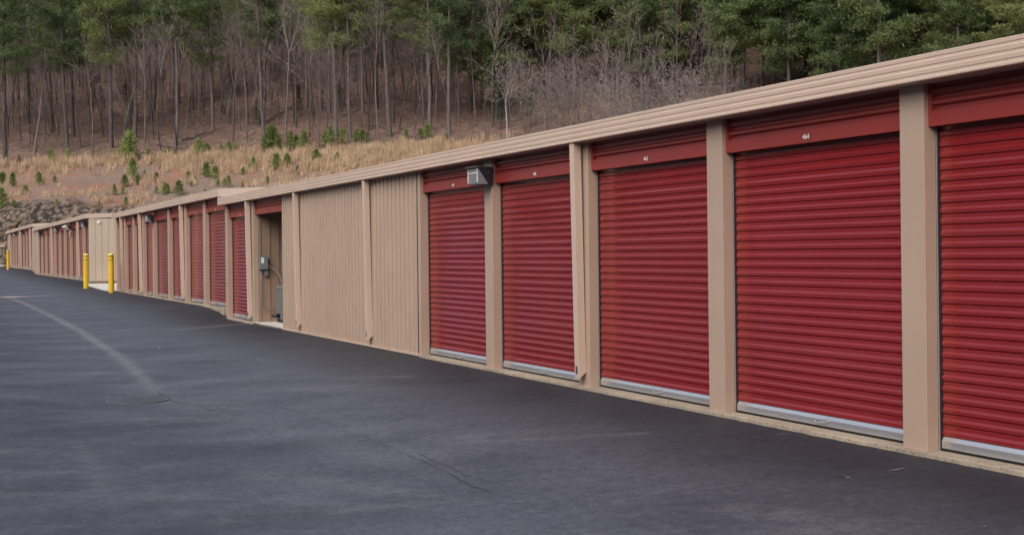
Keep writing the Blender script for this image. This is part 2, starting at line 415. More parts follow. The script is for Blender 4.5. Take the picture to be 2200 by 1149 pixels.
# concrete pad in the gap between two buildings, kerb at the end of the drive
mb = MB(); ys = np.linspace(52.3, 61.05, 12)
for a,b_ in zip(ys[:-1], ys[1:]):
    z0 = float(np.interp(a, ZW[:,0], np.minimum(ZW[:,1],.27)))+.012; z1 = float(np.interp(b_, ZW[:,0], np.minimum(ZW[:,1],.27)))+.012
    xa = 6.75+.25*(a-52.3)/8.75; xb = 6.75+.25*(b_-52.3)/8.75
    z0 = max(z0, float(zroad(xa,a))+.02); z1 = max(z1, float(zroad(xb,b_))+.02)
    mb.add([(xa,a,z0-.4),(26,a,z0-.4),(26,b_,z1-.4),(xb,b_,z1-.4),(xa,a,z0),(26,a,z0),(26,b_,z1),(xb,b_,z1)], [(4,5,6,7),(0,1,5,4),(1,2,6,5),(2,3,7,6),(3,0,4,7)])
o = part('concrete_pad', mb, M['pad']); tag(o, kind='structure')
mb = MB(); mb.box(-24, 7.6, 122.0, 122.25, .3, .96)
o = part('kerb', mb, M['kerb'], bevel=.02); tag(o, kind='structure')

# ------------------------------------------------------------------ storage buildings
PW = .27
def bld_door(parent, y0, w, handle=True, latch=False):
    """roll up curtain between two pillars; y0 near side"""
    mb = MB(); z = .11; prof = []; n = 0; top = 2.60
    while z < top:
        p = .085 if n % 6 else .098
        ex = 0 if n % 6 else .004
        prof += [(.1500, z), (.1370, z+.006), (.1345, z+p*.16), (.1335, z+p*.38), (.1336, z+p*.41), (.1376, z+p*.49), (.1378, z+p*.53), (.1418, z+p*.61), (.1414, z+p*.72), (.1404, z+p*.94)]
        if ex: prof += [(.1404, z+p*.945), (.1460, z+p*.985)]
        z += p; n += 1
    prof.append((.150, z))
    mb.extr_y(prof, 0.012, w-.012, closed=False)
    d = part('roll_up_door', mb, M['red'], parent, (0,y0,0), fix=False)
    for s in (0, w-.012):   # galvanised guides
        mb = MB(); mb.box(.1168,.124,s,s+.010,.0,2.6); part('door_guide', mb, M['steel'], d)
    for s in (.0005, w-.026):  # black strips standing in for the shaded gap between guide and curtain
        mb = MB(); mb.box(.1275,.160,s,s+.0255,.0,2.6); part('dark_gap_strip', mb, M['rubber'], d)
    mb = MB(); mb.extr_y([(.124,.022),(.124,.078),(.130,.084),(.142,.112),(.150,.112),(.150,.022)], .027, w-.027)
    part('bottom_bar', mb, M['steel'], d)
    mb = MB(); mb.box(.132,.150,.014,w-.014,.0,.021); part('bottom_seal', mb, M['rubber'], d)
    if handle:
        c = w*.47; mb = MB()
        mb.tube([(.126,c-.075,.070),(.108,c-.075,.070),(.106,c-.07,.058),(.106,c+.04,.048),(.106,c+.065,.058),(.108,c+.062,.078),(.126,c+.062,.080)], .006, 6)
        mb.box(.1245,.127,c-.095,c-.055,.045,.09); mb.box(.1245,.127,c+.045,c+.08,.045,.09)
        part('pull_handle', mb, M['steel'], d)
    if latch:
        mb = MB(); mb.box(.112,.132,.03,.10,1.09,1.115); mb.tube([(.10,.04,1.10),(.10,.04,1.06)],.006,6); part('slide_latch', mb, M['steel'], d)
    return d
def bld_header(parent, y0, w, num=None, plate=False):
    mb = MB()
    fr = .045; bk = .078
    prof = [(.11,2.548),(fr,2.548),(fr,2.668),(bk,2.674),(bk,2.70),(fr+.004,2.72),(fr+.004,2.742),(bk,2.765),(bk,2.785),(fr+.004,2.805),(fr+.004,2.835),(bk,2.85),(bk,2.8825),(.11,2.8825)]
    mb.extr_y(prof, .04, w-.04)
    for a,b_ in ((.0005,.04),(w-.04,w-.0005)): mb.box(fr+.001,.11,a,b_,2.5485,2.882)
    h = part('door_header', mb, M['red_flat'], parent, (0,y0,0))
    if num:
        cu = bpy.data.curves.new('t','FONT'); cu.body = num; cu.size = .060; cu.align_x='CENTER'; cu.extrude=.001; cu.offset=.0012; cu.space_character=1.06
        t = bpy.data.objects.new('t',cu); COL.objects.link(t); bpy.context.view_layer.update()
        me = bpy.data.meshes.new_from_object(t.evaluated_get(bpy.context.evaluated_depsgraph_get())); bpy.data.objects.remove(t)
        me.materials.clear(); me.materials.append(M['white'])
        mb = MB(); mb.box(-.06,.06,-.008,.05,-.001,0.0003); pl = part('number_plate', mb, M['darkred'], h)
        pl.matrix_local = Matrix(((0,0,-1,fr-.0015),(-1,0,0,w/2),(0,1,0,2.582),(0,0,0,1)))
        o = link('unit_number', me, h); h['label'] = 'red door header carrying the white number '+num
        o.matrix_local = Matrix(((0,0,-1,fr-.0030),(-1,0,0,w/2),(0,1,0,2.582),(0,0,0,1)))
    elif plate:
        mb = MB(); mb.box(fr-.003,fr+.001,w/2-.035,w/2+.035,2.578,2.612); part('number_plate', mb, M['white'], h)
    return h
def pillar(parent, y, z0=-.02, lab=None):
    mb = MB(); mb.box(0,.1165,y,y+PW,z0,2.882)
    if -2 < y+B_Y[0] < 20:
        for zz in (.085,1.02,1.95): mb.tube([(.085,y+.001,zz),(.085,y-.004,zz)],.005,6)
    return part('pillar', mb, M['tan'], parent, bevel=.004)
FP = [(0,-.157),(.02,-.161),(.16,-.160),(.185,-.1555),(.26,-.1555),(.295,-.1620),(.45,-.160),(.475,-.1555),(.56,-.1555),(.595,-.1620),(.75,-.160),(.775,-.1555),(.86,-.1555),(.895,-.1625),(.97,-.1625),(1,-.158)]
def roof_fascia(parent, y0, y1, near_rake=True, far_rake=True):
    mb = MB()
    prof = [(a, FTOP-(FTOP-H)*f) for f,a in FP] + [(-.135,H),(-.135,H+.012),(-.14,FTOP)]
    q = y0; j = 0
    while q < y1-.01:
        q2 = min(q+6.1, y1) if y1-q > 7 else y1; o_ = .0009*(j%2)
        mb.extr_y([(a-o_,z) for a,z in prof], q, q2-(.003 if q2 < y1 else 0)); q = q2; j += 1
    mb.box(-.134,.13,y0+.002,y1-.002,H+.0005,H+.012)      # soffit strip
    part('fascia', mb, M['tan_light'], parent)
    W = 18.; sl = .04
    mb = MB(); mb.extr_y([(-.15,FTOP-.02),(W/2,FTOP+W/2*sl),(W+.15,FTOP-.02),(W+.15,FTOP-.06),(W/2,FTOP+W/2*sl-.04),(-.13,FTOP-.06)], y0+.03, y1-.03)
    part('roof', mb, M['roof'], parent)
    for on,ya,yb in ((near_rake,y0-.02,y0+.028),(far_rake,y1-.028,y1+.02)):
        if not on: continue
        mb = MB(); top = lambda a: FTOP+.012+min(a+.16,W+.16-(a+.16)*0 if False else a+.16)*sl if a<W/2 else FTOP+.012+(W+.16-a)*sl
        mb.extr_y([(-.162,FTOP+.004),(W/2,top(W/2)),(W+.16,FTOP),(W+.16,H+.0),(W/2,top(W/2)-.2),(-.162,H-.002)], ya, yb)
        part('rake_trim', mb, M['tan_light'], parent)
    mb = MB(); mb.box(W-.1,W,y0+.05,y1-.05,-.3,H+.05); part('back_wall', mb, M['tan_end'], parent)
def end_wall(parent, ya, yb, facing=-1, a0=.0, lowz=-.02):
    """vertical ribbed siding on a gable end; the outer face is at ya (facing -y) """
    mb = MB(); prof = []; a = a0
    o, i_ = (ya, ya+.018) if facing < 0 else (yb, yb-.018)
    while a < 17.9:
        prof += [(a,o),(a+.26,o),(a+.268,i_),(a+.292,i_)]; a += .30
    prof.append((18,o)); back = yb if facing < 0 else ya
    prof += [(18,back),(a0,back)]
    mb.extr_z(prof, lowz, H+.0); part('end_wall', mb, M['tan_end'], parent)
    mb = MB(); mb.box(a0-.01,18.,(ya-.03 if facing<0 else yb),(ya-.0 if facing<0 else yb+.03),lowz-.03,lowz+.015); part('base_trim', mb, M['tan'], parent)
def slab(parent, y0, y1, front=-.052, back=18.1):
    mb = MB(); rs = np.random.RandomState(int(y1*10)); e = []; y = y0   # ragged cast front edge
    while y < y1-.1: e.append((front+rs.randn()*.006, y)); y += .13
    e.append((front,y1)); mb.extr_z(e+[(back,y1),(back,y0)], -.75, -.0015); part('foundation_slab', mb, M['slab'], parent, bevel=.008)
def downspout(parent, yfar, z_low=.17):
    z_low = min(z_low, .09)
    y1 = yfar; y0 = yfar-.105
    mb = MB(); lo = [(-.100,z_low),(-.0005,z_low+.15)]; hi = [(-.142,H-.001),(-.042,H-.001)]
    vs = [(-.100,y0,z_low),(-.002,y0,z_low+.07),(-.042,y0,H-.001),(-.142,y0,H-.001),(-.100,y1,z_low),(-.002,y1,z_low+.07),(-.042,y1,H-.001),(-.142,y1,H-.001)]
    mb.add(vs, [(0,1,2,3),(7,6,5,4),(0,4,5,1),(1,5,6,2),(2,6,7,3),(3,7,4,0)])
    d = part('downspout', mb, M['tan_light'], parent, bevel=.003)
    mb = MB(); mb.box(-.1055,-.0985,y0+.03,y1-.03,z_low+.06,z_low+.15); part('outlet', mb, M['steel_dark'], d)
    return d
B_Y = [0.]
def building(y0, dz, label):
    B_Y[0] = y0
    return empty('storage_building', (D,y0,dz), label, 'storage building', 'rows of storage units along the drive')
K0 = 7.541; MOD = 2.74
# --- nearest building
ya = K0-7*MOD; yb = K0+9*MOD+PW+.10
B = building(ya, 0, 'nearest storage building, red doors numbered 458 to 464 and an open equipment bay')
slab(B, 0, K0+4*MOD-ya-.0); slab(B, K0+4*MOD-ya+.002, K0+8*MOD-ya-.002, front=-.003); slab(B, K0+8*MOD-ya, yb-ya)
roof_fascia(B, 0-.1, yb-ya, True, True)
nums = {3:'458',2:'460',1:'462',0:'464',-1:'466',-2:'468'}
for k in range(-7,10):
    y = K0+k*MOD-ya
    if k <= 4 or k >= 8: pillar(B, y, z0=(-.022 if k != 9 else -.03))
    if k <= 3:
        bld_door(B, y+PW, MOD-PW, True, latch=(k==0)); bld_header(B, y+PW, MOD-PW, nums.get(k))
    if k == 8: bld_door(B, y+PW, MOD-PW); bld_header(B, y+PW, MOD-PW, None, True)
SE = 26.84-ya; S0 = K0+4*MOD-ya
bld_header(B, SE+.002, K0+8*MOD-ya-SE-.004)
mb = MB(); prof = [(-.004, S0-.002),(-.004,S0+.10)]; y = S0+.10
while y < SE-.10:
    prof += [(-.006,y+.016),(.036,y+.024),(.036,y+.062),(-.002,y+.070),(-.004,y+.118),(.004,y+.128),(-.004,y+.138),(-.004,y+.190)]; y += .1965
prof += [(-.004,SE),(.06,SE),(.06,S0+.28),(-.003,S0+.28),(-.003,S0-.002)]
prof = prof[:-2]+[(.06,S0+.272),(-.001,S0+.272)]
# ribbed sheet between the last pillar and the bay
mb.extr_z(prof[:-2]+[(.06,S0+.272),(.0,S0+.272),(.0,S0-.002)], -.015, 2.882)
part('siding_panel', mb, M['tan'], B)
mb = MB(); mb.box(-.028,-.0085,S0-.004,SE+.004,-.026,.008); part('base_trim', mb, M['pink'] if False else M['tan_light'], B)
for yy in (13.22, 20.97, 25.49, 29.71): downspout(B, yy-ya, .17 if yy < 20 or yy > 28 else .20)
# equipment bay
yf = K0+8*MOD-ya
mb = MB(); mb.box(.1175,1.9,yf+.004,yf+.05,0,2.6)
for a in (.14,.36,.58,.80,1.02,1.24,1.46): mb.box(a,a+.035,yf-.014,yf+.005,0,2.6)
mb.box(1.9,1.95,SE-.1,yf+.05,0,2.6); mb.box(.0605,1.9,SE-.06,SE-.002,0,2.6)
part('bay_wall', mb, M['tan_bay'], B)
mb = MB(); mb.box(.113,1.95,SE-.06,yf+.05,2.602,2.64); part('bay_ceiling', mb, M['steel_dark'], B)
mb = MB(); mb.box(-.03,1.9,SE,yf,-.0010,.006); part('bay_floor', mb, M['pad'], B)
# --- second building
y2 = yb; e2 = 52.28
B2 = building(y2, .228, 'second storage building, one step up, with seven tan framed red doors before the passage')
slab(B2, 0, e2-y2); roof_fascia(B2, 0, e2-y2)
ys2 = [35.0,37.72,40.5,43.35,45.55,47.72,49.85]; prev = y2-.02-PW
for i,y in enumerate(ys2+[e2-PW-.01]):
    y -= y2; pillar(B2, y)
    w = y-(prev+PW if i else 0.0); yy = (prev+PW) if i else .0
    bld_door(B2, yy, w); bld_header(B2, yy, w, None, i in (0,1)); prev = y
for yy in (38.07, 45.84, 50.32): downspout(B2, yy-y2, .12)
end_wall(B2, e2-y2-.30, e2-y2-.2-.0, +1, a0=.118) if False else None
mb = MB(); mb.box(.118,18,e2-y2-.2,e2-y2-.002,-.02,H); part('end_wall', mb, M['tan_end'], B2)
mb = MB(); mb.box(.118,18,.01,.12,-.02,H+.1); part('end_wall', mb, M['tan_end'], B2)
# --- third building across the passage
y3 = 61.1; e3 = 91.5
B3 = building(y3, .49, 'third storage building, behind the passage, its pale end wall facing the yellow bollards')
slab(B3, 0.02, e3-y3); roof_fascia(B3, 0, e3-y3)
end_wall(B3, 0.0, .15, -1, a0=0.)
ys3 = [63.4+i*2.835 for i in range(10)]; prev = .16-PW
for i,y in enumerate(ys3):
    y -= y3; pillar(B3, y); w = y-(prev+PW); bld_door(B3, prev+PW, w, False); bld_header(B3, prev+PW, w); prev = y
mb = MB(); mb.box(.002,.15,prev+PW,e3-y3,-.02,H); part('wall_panel', mb, M['tan'], B3)
for yy in (64.9, 78.4, 87.9): downspout(B3, yy-y3, .12)
# --- fourth building
y4 = e3; e4 = 120.3
B4 = building(y4, .80, 'farthest storage building at the end of the drive, beside the rock bank')
slab(B4, 0, e4-y4); roof_fascia(B4, 0, e4-y4)
mb = MB(); mb.box(.0,.15,.0,2.2,-.05,H); part('wall_panel', mb, M['tan'], B4)
prev = 2.2-PW
for i in range(9):
    y = 2.2+2.80*(i+1)-PW-.02; pillar(B4, y); w = y-(prev+PW); bld_door(B4, prev+PW, w, False); bld_header(B4, prev+PW, w); prev = y
mb = MB(); mb.box(.004,.15,prev+PW,e4-y4,-.05,H); part('wall_panel', mb, M['tan'], B4)
for yy in (94.2, 104., 116.): downspout(B4, yy-y4, .12)
mb = MB(); mb.box(.15,18,e4-y4-.15,e4-y4-.002,-.05,H); part('end_wall', mb, M['tan_end'], B4)
mb = MB(); mb.box(.15,18,.01,.12,-.05,H+.1); part('end_wall', mb, M['tan_end'], B4)

# ------------------------------------------------------------------ wall lights
def wall_light(first=[None], y=0, z=0, label='', a=0):
    if first[0] is None:
        e = empty('wall_light', (D,y,z), label, 'wall light', 'wall pack lights under the eaves')
        mb = MB(); w = .175
        mb.extr_y([(-.0015,-.118),(-.0015,.118),(-.225,.118),(-.225,.095),(-.072,-.118)], -w, w)
        hs = part('housing', mb, M['bronze'], e, bevel=.004)
        mb = MB(); mb.box(-.27,-.226,-w-.004,w+.004,.108,.124); part('visor', mb, M['steel_dark'], e, bevel=.002)
        mb = MB()
        for dz in ((-.11,.02),(-.075,.045)): mb.tube([(dz[0],-w-.005,dz[1]),(dz[0],-w+.002,dz[1])],.007,6)
        part('screw', mb, M['steel'], hs)
        mb = MB(); mb.extr_y([(-.2255,.0935),(-.236,.0935),(-.226,-.112),(-.212,-.125),(-.080,-.1195),(-.0745,-.1155)], -w+.004, w-.004)
        ln = part('lens', mb, M['lens'], e, bevel=.003)
        mb = MB(); mb.box(-.2400,-.2335,-w+.012,w-.012,.028,.040); mb.box(-.238,-.229,-w+.010,-w+.022,-.10,.09); mb.box(-.238,-.229,w-.022,w-.010,-.10,.09); part('lens_rib', mb, M['white'], ln)
        first[0] = e
    else:
        e = copy_tree(first[0]); e.location = (D,y,z); e['label'] = label
    e.location.x = D + a
    return e
wall_light(y=K0+3*MOD+.135, z=2.655, label='large wall light on the pillar between doors 458 and 460 of the nearest building')
wall_light(y=43.35+.135, z=2.86, label='wall light on a pillar of the second building, above the row of narrower doors')
wall_light(y=62.25, z=3.10, label='wall light closest to the pale end wall of the third building', a=.04)
wall_light(y=68.5, z=3.10, label='wall light beside the small sign and white camera on the third building')
wall_light(y=74.9, z=3.14, label='wall light in the middle of the third building, left of the small sign')
wall_light(y=86.2, z=3.14, label='wall light at the far end of the third building')
wall_light(y=101., z=3.42, label='wall light nearest the step on the farthest building')
wall_light(y=108.3, z=3.42, label='wall light toward the far end of the farthest building')
# security cameras and sign
def sec_cam(loc, label, r=.11):
    e = empty('security_camera', loc, label, 'security camera')
    mb = MB(); mb.tube([(.0,0,.06),(-.16,0,.06),(-.20,0,.0)],.02,8); part('bracket', mb, M['white'], e)
    mb = MB(); mb.sm = True
    n = 8; mb.tube([(-.20,0,.02),(-.20,0,-.0),(-.20,0,-.05),(-.20,0,-.1)], [.05,r,r,.03], 12); part('dome', mb, M['white'], e)
sec_cam((D,69.9,3.2), 'white domed security camera above the small sign on the third building', .14)
sec_cam((D+.62,y3-.001,3.20), 'small white security camera high on the pale end wall', .07)
e = empty('sign', (D-.004,69.3,2.78), 'small faded pink sign under the camera on a pillar of the third building', 'sign')
mb = MB(); mb.box(-.008,0,-.28,.28,-.11,.11); s_ = part('panel', mb, M['pink'], e)
mb = MB()
for zz,w in ((.05,.2),(.0,.22),(-.05,.17)): mb.box(-.0095,-.0081,-w,w,zz-.012,zz+.012)
part('faded_lettering', mb, M['darkred'], e)

# ------------------------------------------------------------------ bollards
def make_bollard(loc, label, h=1.5):
    e = empty('bollard', loc, label, 'bollard', 'yellow bollards')
    mb = MB(); mb.sm = True; r = .105
    mb.tube([(0,0,-.2),(0,0,h-.27),(0,0,h-.27),(0,0,h-.255),(0,0,h-.255),(0,0,h-.10)], [r,r,r*.97,r*.97,r,r], 28); b = part('sleeve', mb, M['yellow'], e)
    m = b.modifiers.new('e','EDGE_SPLIT'); m.split_angle = R(40)
    mb = MB(); mb.sm = True
    mb.tube([(0,0,h-.10),(0,0,h-.04),(0,0,h-.012),(0,0,h)], [r,r*.98,r*.80,r*.35], 28); part('cap', mb, M['yellow_top'], e)
    for zz in (h-.125, h-.275):
        mb = MB(); mb.sm = True; mb.tube([(0,0,zz),(0,0,zz+.022)], [r*1.012]*2, 28); part('dark_band', mb, M['black'], e)
    return e
b1 = make_bollard((6.45,56.4,float(zroad(6.45,56.4))-.0), 'yellow bollard at the left of the pale end wall, the middle one of three')
b2 = copy_tree(b1); b2.location = (6.64,50.0,float(zroad(6.64,50.0))); b2['label'] = 'yellow bollard nearest the camera, in front of the corner of the second building'
b3 = copy_tree(b1); b3.location = (6.05,118.5,float(zroad(6.05,118.5))); b3['label'] = 'farthest yellow bollard, at the far corner of the last building'
b3.location = (6.2,104.0,float(zroad(6.2,104.0)))

# ------------------------------------------------------------------ equipment in the bay
yw = K0+8*MOD     # far wall of the bay faces the camera
e = empty('disconnect_box', (D+.215,yw-.015,1.25), 'grey electrical disconnect box on the wall of the open bay', 'electrical box')
mb = MB(); mb.box(-.10,.10,-.11,0,0,.32); bx = part('enclosure', mb, M['grey'], e, bevel=.006)
mb = MB(); mb.box(-.065,.005,-.1125,-.1102,.15,.28); part('label_plate', mb, M['white'], bx)
mb = MB(); mb.box(.101,.125,-.08,-.05,.10,.24); part('lever', mb, M['black'], bx)
mb = MB(); mb.box(.101,.135,-.085,-.045,.06,.11); part('lever_tip', mb, M['orange'], bx)
mb = MB(); mb.box(.03,.11,-.07,0,-.155,-.02); ob = part('outlet_box', mb, M['grey'], e, bevel=.004)
mb = MB(); mb.box(.045,.09,-.073,-.0705,-.11,-.05); part('outlet_cover', mb, M['steel'], ob)
mb = MB(); mb.sm = True
mb.tube([(-.045,-.04,0),(-.045,-.04,-.30),(-.045,-.04,-.74),(-.02,-.04,-.86),(.05,-.04,-.92),(.15,-.04,-.94),(.40,-.04,-.93)], .011, 8); part('conduit', mb, M['pipe'], e)
mb = MB(); mb.sm = True
P = [(.10,-.05,.05),(.17,-.06,.045),(.24,-.08,.01),(.32,-.12,-.07),(.37,-.18,-.17),(.39,-.22,-.30),(.39,-.24,-.42)]
mb.tube(P, .015, 8); part('flexible_conduit', mb, M['pipe'], e)
e = empty('air_conditioner', (D+.88,29.0,.006), 'grey louvred air conditioner condenser half hidden in the open bay', 'air conditioner')
def rrect(h, r, n=5):
    out = []
    for cx,cy,a0 in ((h-r,h-r,0),(-h+r,h-r,90),(-h+r,-h+r,180),(h-r,-h+r,270)):
        for i in range(n+1):
            a = R(a0+90*i/n); out.append((cx+r*math.cos(a), cy+r*math.sin(a)))
    return out
mb = MB(); mb.extr_z(rrect(.375,.10), .0, .08); part('base_pan', mb, M['black'], e)
mb = MB(); mb.extr_z(rrect(.345,.09), .08, .80); part('coil', mb, M['black'], e)
mb = MB(); mb.extr_z(rrect(.385,.10), .79, .87); mb.extr_z(rrect(.30,.1), .87, .89); part('top_cover', mb, M['ac'], e, bevel=.008)
mb = MB()
for i in range(9):
    t = -.352+.088*i
    for s in (-1,1):
        mb.box(s*.362-.012, s*.362+.012, t-.017, t+.017, .08, .79); mb.box(t-.017, t+.017, s*.362-.012, s*.362+.012, .08, .79)
part('louvre_grille', mb, M['ac'], e)
mb = MB(); mb.sm = True; mb.tube([(-.53,.04,.16),(-.38,.04,.16)],.05,10); mb.tube([(-.57,.04,.16),(-.53,.04,.16)],.03,10); part('service_valve', mb, M['bronze'], e)

# ------------------------------------------------------------------ drain grate
zz = float(zroad(2.41,15.97))
e = empty('drain_grate', (2.41,15.97,zz+.012), 'round dark iron drain grate in the low line of the asphalt', 'drain grate')
mb = MB(); n = 40
for r0,r1,z0,z1 in ((.335,.375,-.03,.006),):
    vs = []
    for r,z in ((r0,z0),(r0,z1),(r1,z1),(r1,z0)): vs += [(r*math.cos(2*math.pi*i/n), r*math.sin(2*math.pi*i/n), z) for i in range(n)]
    fs = [(k*n+i, k*n+(i+1)%n, ((k+1)%4)*n+(i+1)%n, ((k+1)%4)*n+i) for k in range(4) for i in range(n)]
    mb.add(vs, fs)
part('rim', mb, M['steel_dark'], e)
mb = MB()
for i in range(-6,7):
    t = i*.05; hl = math.sqrt(.335**2-t*t)
    mb.box(t-.011,t+.011,-hl,hl,-.03,.004)
mb.box(-.33,.33,-.012,.012,-.03,.002); part('bars', mb, M['steel_dark'], e)
mb = MB(); mb.tube([(0,0,-.009),(0,0,-.006)],.34,32); part('dark_pit', mb, M['black'], e)

# ------------------------------------------------------------------ fence at the end of the drive
e = empty('chain_link_fence', (7.0,123.6,.8), 'chain link fence with pale top rail below the grey rock bank', 'fence')
mb = MB(); 
mb.tube([(-30,0,1.85),(.1,0,1.85)],.035,8); part('top_rail', mb, M['white'], e)
for i in range(11):
    mb = MB(); mb.tube([(-30+3.*i,0,-.5),(-30+3.*i,0,1.9)],.035,8); part('post', mb, M['steel'], e)
mb = MB()
for i in range(150):
    x = -30+i*.2
    mb.tube([(x,0,0),(min(x+1.85,0.05),0,min(1.85,.05-x+0) if x+1.85>.05 else 1.85)],.004,3,False); mb.tube([(x,.01,1.85),(min(x+1.85,.05),.01,(0 if x+1.85<=.05 else 1.85-(.05-x)))],.004,3,False)
part('wire_mesh', mb, M['steel'], e)

# ------------------------------------------------------------------ rubble on the rock bank
def rubble():
    rr = np.random.RandomState(11); n = 9000
    s = rr.uniform(104,128,n); l = rr.uniform(-.46,-.12,n)*s
    sc = s+.4*(l+67); k = (sc>121.6)&(sc<127.0)&((rr.rand(n) < .45)|(sc<124)); s=s[k]; l=l[k]; n=len(s)
    x = l*CT+s*ST; y = s*CT-l*ST; z = terrain(x,y)+rr.rand(n)*.12
    b = np.array([(1,1,1),(-1,1,1),(-1,-1,1),(1,-1,1),(1,1,-1),(-1,1,-1),(-1,-1,-1),(1,-1,-1)],float)*.5
    F0 = np.array([(0,1,2,3),(7,6,5,4),(0,3,7,4),(1,0,4,5),(2,1,5,6),(3,2,6,7)])
    sz = (.10+rr.rand(n,1,1)**4*.48)*np.stack([1+rr.rand(n)*.8,1+rr.rand(n)*.6,.5+rr.rand(n)*.5],-1)[:,None,:]
    V = b[None]*sz*(.75+.5*rr.rand(n,8,1))
    a = rr.rand(n)*6.28; c,s_ = np.cos(a)[:,None],np.sin(a)[:,None]; t = rr.randn(n)*.5; ct,s2 = np.cos(t)[:,None],np.sin(t)[:,None]
    X,Y,Z = V[...,0],V[...,1],V[...,2]; Y,Z = Y*ct-Z*s2, Y*s2+Z*ct; X,Y = X*c-Y*s_, X*s_+Y*c
    V = np.stack([X+x[:,None],Y+y[:,None],Z+z[:,None]],-1).reshape(-1,3)
    F = (F0[None]+np.arange(n)[:,None,None]*8).reshape(-1,4)
    me = np_mesh('rubble', V, F, M['rock']); o = link('rock_rubble', me); tag(o,'broken grey and brown rock on the cut bank behind the farthest building','rocks',kind='stuff')
def rock_material():
    m, nt, b = newmat('broken_rock'); g = N(nt,'ShaderNodeNewGeometry'); p = g.outputs['Position']
    ri = g.outputs['Random Per Island']
    c = ramp(nt, ri, [(0,(.10,.085,.075)),(.3,(.15,.125,.105)),(.6,(.20,.16,.125)),(.9,(.25,.195,.145)),(1,(.31,.275,.24))])
    c = mix(nt, c, ramp(nt,noise(nt,p,6,5,.7),[(.3,(.5,.48,.46)),(.6,(1,1,1))]), .8, 'MULTIPLY')
    nt.links.new(c,b.inputs['Base Color']); b.inputs['Roughness'].default_value=.92; b.inputs['Specular IOR Level'].default_value=.15
    return m
M['rock'] = rock_material(); rubble()

# ------------------------------------------------------------------ trees: geometry makers
def tubes3(P0, P1, R0, R1, n=3):
    P0 = np.asarray(P0,float); P1 = np.asarray(P1,float); R0 = np.asarray(R0,float); R1 = np.asarray(R1,float)
    t = P1-P0; t /= np.maximum(np.linalg.norm(t,axis=1,keepdims=True),1e-6)
    ref = np.where(np.abs(t[:,2:3])<.9, np.array([[0,0,1.]]), np.array([[1.,0,0]]))
    a = np.cross(t,ref); a /= np.linalg.norm(a,axis=1,keepdims=True); b = np.cross(t,a)
    ang = np.arange(n)*2*np.pi/n
    ring = a[:,None,:]*np.cos(ang)[None,:,None] + b[:,None,:]*np.sin(ang)[None,:,None]
    V = np.concatenate([P0[:,None]+ring*R0[:,None,None], P1[:,None]+ring*R1[:,None,None]],1)
    F0 = np.array([(k,(k+1)%n,(k+1)%n+n,k+n) for k in range(n)])
    F = (F0[None]+(np.arange(len(P0))*2*n)[:,None,None]).reshape(-1,4)
    return V.reshape(-1,3), F
def leaf_quads(C, size, rr, asp=.45, up=.3):
    n = len(C); d = rr.randn(n,3); d[:,2] += up; d /= np.linalg.norm(d,axis=1,keepdims=True)
    q = rr.randn(n,3); w = np.cross(d,q); w /= np.linalg.norm(w,axis=1,keepdims=True)
    s = size*(.6+.8*rr.rand(n,1)); a = d*s; b = w*s*asp*.5
    V = np.stack([C-b*.6, C+a*.5-b, C+a, C+a*.5+b],1).reshape(-1,3)
    return V, np.arange(4*n).reshape(n,4)
def make_pine(seed, Ht, cb, rad, nb=38, ncl=5, nq=26, qs=.30, name='pine'):
    rr = np.random.RandomState(seed)
    nseg = 12; zs = np.linspace(0,Ht,nseg+1); r = Ht*.0088*(1-zs/Ht)**.75+.02; r[0]*=1.25
    bx = np.cumsum(rr.randn(nseg+1)*.07); by = np.cumsum(rr.randn(nseg+1)*.07); bx-=bx[0]; by-=by[0]
    P = np.stack([bx,by,zs],-1); P[0,2] = -.6
    V,F = tubes3(P[:-1],P[1:],r[:-1],r[1:],7)
    S0=[];S1=[];A=[];Bq=[];C=[]
    for i in range(nb):
        f = (i+.5*rr.rand())/nb; z = cb + (Ht-cb)*(f**.9)
        L = rad*(1.0-.85*f**1.5)*(.55+.6*rr.rand())*(.6+.4*min(1,f*5))
        ang = rr.rand()*6.283; cx = np.interp(z,zs,bx); cy = np.interp(z,zs,by)
        rise = .10+.45*f+.15*rr.randn(); p = np.array([cx,cy,z]); segs = 4
        dirv = np.array([math.cos(ang),math.sin(ang),rise]); prev = p
        for k in range(segs):
            dirv = dirv + np.array([rr.randn()*.16,rr.randn()*.16,.06]); q = prev + dirv/np.linalg.norm(dirv)*L/segs
            w0 = .055*(1-f*.6)*(1-k/segs)+.014; S0.append(prev); S1.append(q); A.append(w0); Bq.append(w0*.75)
            if k >= 1 or f > .7:
                for j in range(max(1,ncl//3 + (k==segs-1))):
                    cc = q + rr.randn(3)*np.array([.42,.42,.20])*(.5+L*.13)
                    C.append(cc); S0.append(q); S1.append(cc); A.append(.014); Bq.append(.008)
            prev = q
    # dead snags below the crown
    for i in range(rr.randint(4,10)):
        z = cb*(.45+.5*rr.rand()); ang = rr.rand()*6.283; L=.5+rr.rand()*1.4; p=np.array([np.interp(z,zs,bx),np.interp(z,zs,by),z])
        S0.append(p); S1.append(p+np.array([math.cos(ang)*L,math.sin(ang)*L,rr.randn()*.25])); A.append(.03); Bq.append(.01)
    V2,F2 = tubes3(S0,S1,A,Bq,3)
    me1 = np_mesh(name+'_trunk', np.concatenate([V,V2]), np.concatenate([F,F2+len(V)]), M['bark_pine'])
    C = np.array(C); m = len(C); sc_ = (.34+.36*rr.rand(m,1,1))*(rad/3.2)**.5
    Q = C[:,None,:] + rr.randn(m,nq,3)*np.array([.72,.72,.24])*sc_
    V3,F3 = leaf_quads(Q.reshape(-1,3), qs, rr, .24)
    me2 = np_mesh(name+'_crown', V3, F3, M['needles'])
    return me1, me2
